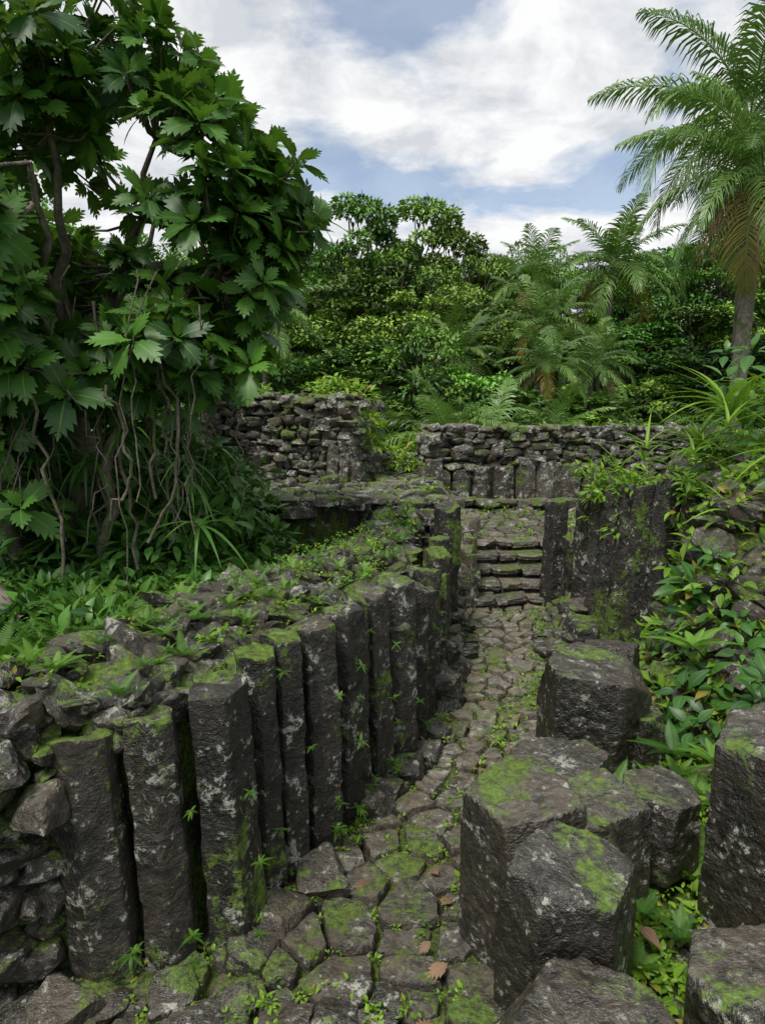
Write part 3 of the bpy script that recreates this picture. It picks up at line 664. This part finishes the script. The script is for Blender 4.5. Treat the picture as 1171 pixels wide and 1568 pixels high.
# ---- right plants
mb=MB()
for c,s,n in [((3.35,6.5,2.35),.62,22),((3.0,6.9,2.1),.5,18),((3.75,6.0,2.5),.6,22),((3.3,5.6,2.1),.45,16),((2.95,6.3,1.95),.38,14),((3.9,7.2,2.5),.6,18),((2.75,7.4,1.9),.4,14),((3.1,5.1,1.7),.4,14)]:
    for k in range(3): fern(mb,np.array(c)+rng.normal(0,.16,3)*[1,1,.6],s,n//2,0,(.3,1.45),T_strap)
mb.obj('strap_leaf_plants',[M_lite],True)
mb=MB()
for _ in range(170):
    y=U(4.4,7.8);x=xr(y)+U(1.05,2.8); z=float(H(x,y)); 
    shrub(mb,(x,y,z+.14),U(.1,.26),18,U(.08,.14),random.choice([T_ov2,T_ov]),rb=U(0,1))
for _ in range(70):
    k=random.random(); x=2.22+.65*k+U(-.12,.15); y=7.3-1.15*k; shrub(mb,(x,y-.07,1.66+U(-.5,.15)),U(.08,.2),20,.10,T_ov2,rb=U(.1,1))
mb.obj('bank_plants',[M_lite],True)
mb=MB()
for _ in range(46):
    y=U(3.4,5.4);x=max(xr(y)+1.15,1.95)+U(0,1.2); z=float(H(x,y))
    rosette(mb,(x,y,z+U(.1,.45)),(-.2,-.3,1)+rng.normal(0,.25,3),7,U(.12,.22),T_ovb,(.4,1.7))
for _ in range(60):
    x=U(3.3,5.5);y=U(4.6,8.5);rosette(mb,(x,y,float(H(x,y))+U(.2,1.3)),(-.3,-.3,1),8,U(.18,.3),T_ovb,(.3,1.7))
mb.obj('broadleaf_plants',[M_dark],True)
mb=MB()
for c,s in [((1.32,3.55,.35),.2),((1.45,3.4,.35),.18),((1.2,2.75,.25),.15),((1.08,2.5,.2),.13),((1.9,3.6,.5),.22),((1.75,3.8,.45),.22),((2.2,4.6,.8),.28),((1.3,2.6,.25),.15)]: fern(mb,c,s,11)
for _ in range(80): y=U(3.0,6.2);x=xr(y)+U(.7,1.9); fern(mb,(x,y,float(H(x,y))+.08),U(.12,.24),9)
for _ in range(220):
    y=U(2.9,8);f=U(.1,1);x=xf(y)-.2-f*wwid(y); fern(mb,(x,y,float(H(x,y))+.12+.18*(y<5)*math.sin(f*3.1)),U(.05,.15),8)
for i in range(64):
    x,y,h,r,l=cols[random.randrange(14)]; q=1 if random.random()<.6 else 0
    z=U(.0,.2) if q else U(.3,h*.95)
    fern(mb,(x+r*.75+U(0,.04),y-r*.75+U(-.03,.03),z),U(.03,.065),9,0,(-.6,.9))
mb.obj('small_ferns',[M_fern],True)
mb=MB()
def weeds(n,fx,fy,fz,s=(.03,.06),k=10,r=.06):
    for _ in range(n):
        y=fy();x=fx(y);z=fz(x,y); shrub(mb,(x,y,z),U(.4,1)*r,k,U(*s),T_ov,rb=U(.0,1))
hz=lambda x,y:float(H(x,y))
weeds(520,lambda y:xf(y)+U(.12,.3),lambda:U(2.3,8),lambda x,y:.02,(.015,.04))
weeds(420,lambda y:xf(y)-U(.2,1.2),lambda:U(2.8,8.2),lambda x,y:hz(x,y)+U(.06,.28),(.02,.045))
weeds(480,lambda y:xr(y)+U(.35,1.6),lambda:U(1.8,5.6),lambda x,y:hz(x,y)+.06,(.025,.06),14,.09)
weeds(240,lambda y:U(-2.4,.4),lambda:U(1.8,2.6),lambda x,y:.03,(.012,.034))
weeds(160,lambda y:xr(y)-U(-.1,.15),lambda:U(3,8),lambda x,y:.03,(.02,.04))
weeds(400,lambda y:U(xf(y)+.2,xr(y)),lambda:U(2.3,8),lambda x,y:.01,(.012,.025),8,.03)
weeds(220,lambda y:U(-2.4,4.5),lambda:U(8.4,12),lambda x,y:hz(x,y)+.07,(.04,.07))
mb.obj('weeds',[M_lite],True)
mb=MB(); n=13
y=U(1.9,4.0,n); x=np.array([U(xf(v)+.2,xr(v)) for v in y]); z=np.full(n,.05)
a=U(0,6.28,n); mb.add(T_lob,frames(np.stack([np.cos(a),np.sin(a),U(-.05,.25,n)],-1),UP+rng.normal(0,.4,(n,3)),U(.05,.13,n)),np.stack([x,y,z],-1),None)
for c in [(1.12,2.62,.3),(-1.3,4.2,1.35),(-1.9,4.4,1.05)]: mb.add(T_ov,frames([[U(-1,1),U(-1,1),.1]],UP,.12),[c],None)
mb.obj('fallen_leaves',[M_dry],True)
# ------------------------------------------------------------ sky
w=bpy.data.worlds.new('World'); sc.world=w; w.use_nodes=True; nt=w.node_tree; nt.nodes.clear(); L=nt.links
SE,SR=math.radians(62),math.radians(215)
sky=N(nt,'ShaderNodeTexSky',sky_type='NISHITA'); sky.sun_disc=False; sky.sun_elevation=SE; sky.sun_rotation=SR
tc=N(nt,'ShaderNodeTexCoord'); sp=N(nt,'ShaderNodeSeparateXYZ'); L.new(tc.outputs['Generated'],sp.inputs[0])
zz=mth(nt,'ADD',mth(nt,'MAXIMUM',sp.outputs[2],0.0),.25)
cb=N(nt,'ShaderNodeCombineXYZ'); L.new(mth(nt,'DIVIDE',sp.outputs[0],zz),cb.inputs[0]); L.new(mth(nt,'DIVIDE',sp.outputs[1],zz),cb.inputs[1])
cb.inputs[2].default_value=8.1
n1=noi(nt,cb.outputs[0],2.3,8,.57,.2)
mask=mr(nt,n1,.39,.50)
col=mixc(nt,mr(nt,noi(nt,cb.outputs[0],4.2,5,.6,.3),.38,.58),(.68,.71,.75),(1.0,1.0,1.0))
b1=N(nt,'ShaderNodeBackground'); L.new(sky.outputs[0],b1.inputs[0]); b1.inputs[1].default_value=.15
b2=N(nt,'ShaderNodeBackground'); L.new(col,b2.inputs[0]); b2.inputs[1].default_value=1.0
mx=N(nt,'ShaderNodeMixShader'); L.new(mth(nt,'ADD',mth(nt,'MULTIPLY',mask,.73),.25),mx.inputs[0]); L.new(b1.outputs[0],mx.inputs[1]); L.new(b2.outputs[0],mx.inputs[2])
o=N(nt,'ShaderNodeOutputWorld'); L.new(mx.outputs[0],o.inputs[0])
sl=bpy.data.lights.new('sun','SUN'); sl.energy=3.5; sl.angle=math.radians(14); sl.color=(1,.96,.90)
so=bpy.data.objects.new('sun',sl); sc.collection.objects.link(so)
sd=Vector((math.sin(SR)*math.cos(SE),math.cos(SR)*math.cos(SE),math.sin(SE))); so.rotation_euler=sd.to_track_quat('Z','Y').to_euler()
# ------------------------------------------------------------ camera
cd=bpy.data.cameras.new('camera'); cam=bpy.data.objects.new('camera',cd); sc.collection.objects.link(cam)
cam.location=(0,0,2.6); cam.rotation_euler=(math.radians(80),0,0)
cd.sensor_fit='VERTICAL'; cd.sensor_height=36; cd.lens=24.0; cd.clip_start=.05; cd.clip_end=3000; sc.camera=cam
sc.view_settings.view_transform='Standard'; sc.view_settings.look='None'; sc.view_settings.exposure=0
print('faces',sum(len(m.polygons) for m in bpy.data.meshes))
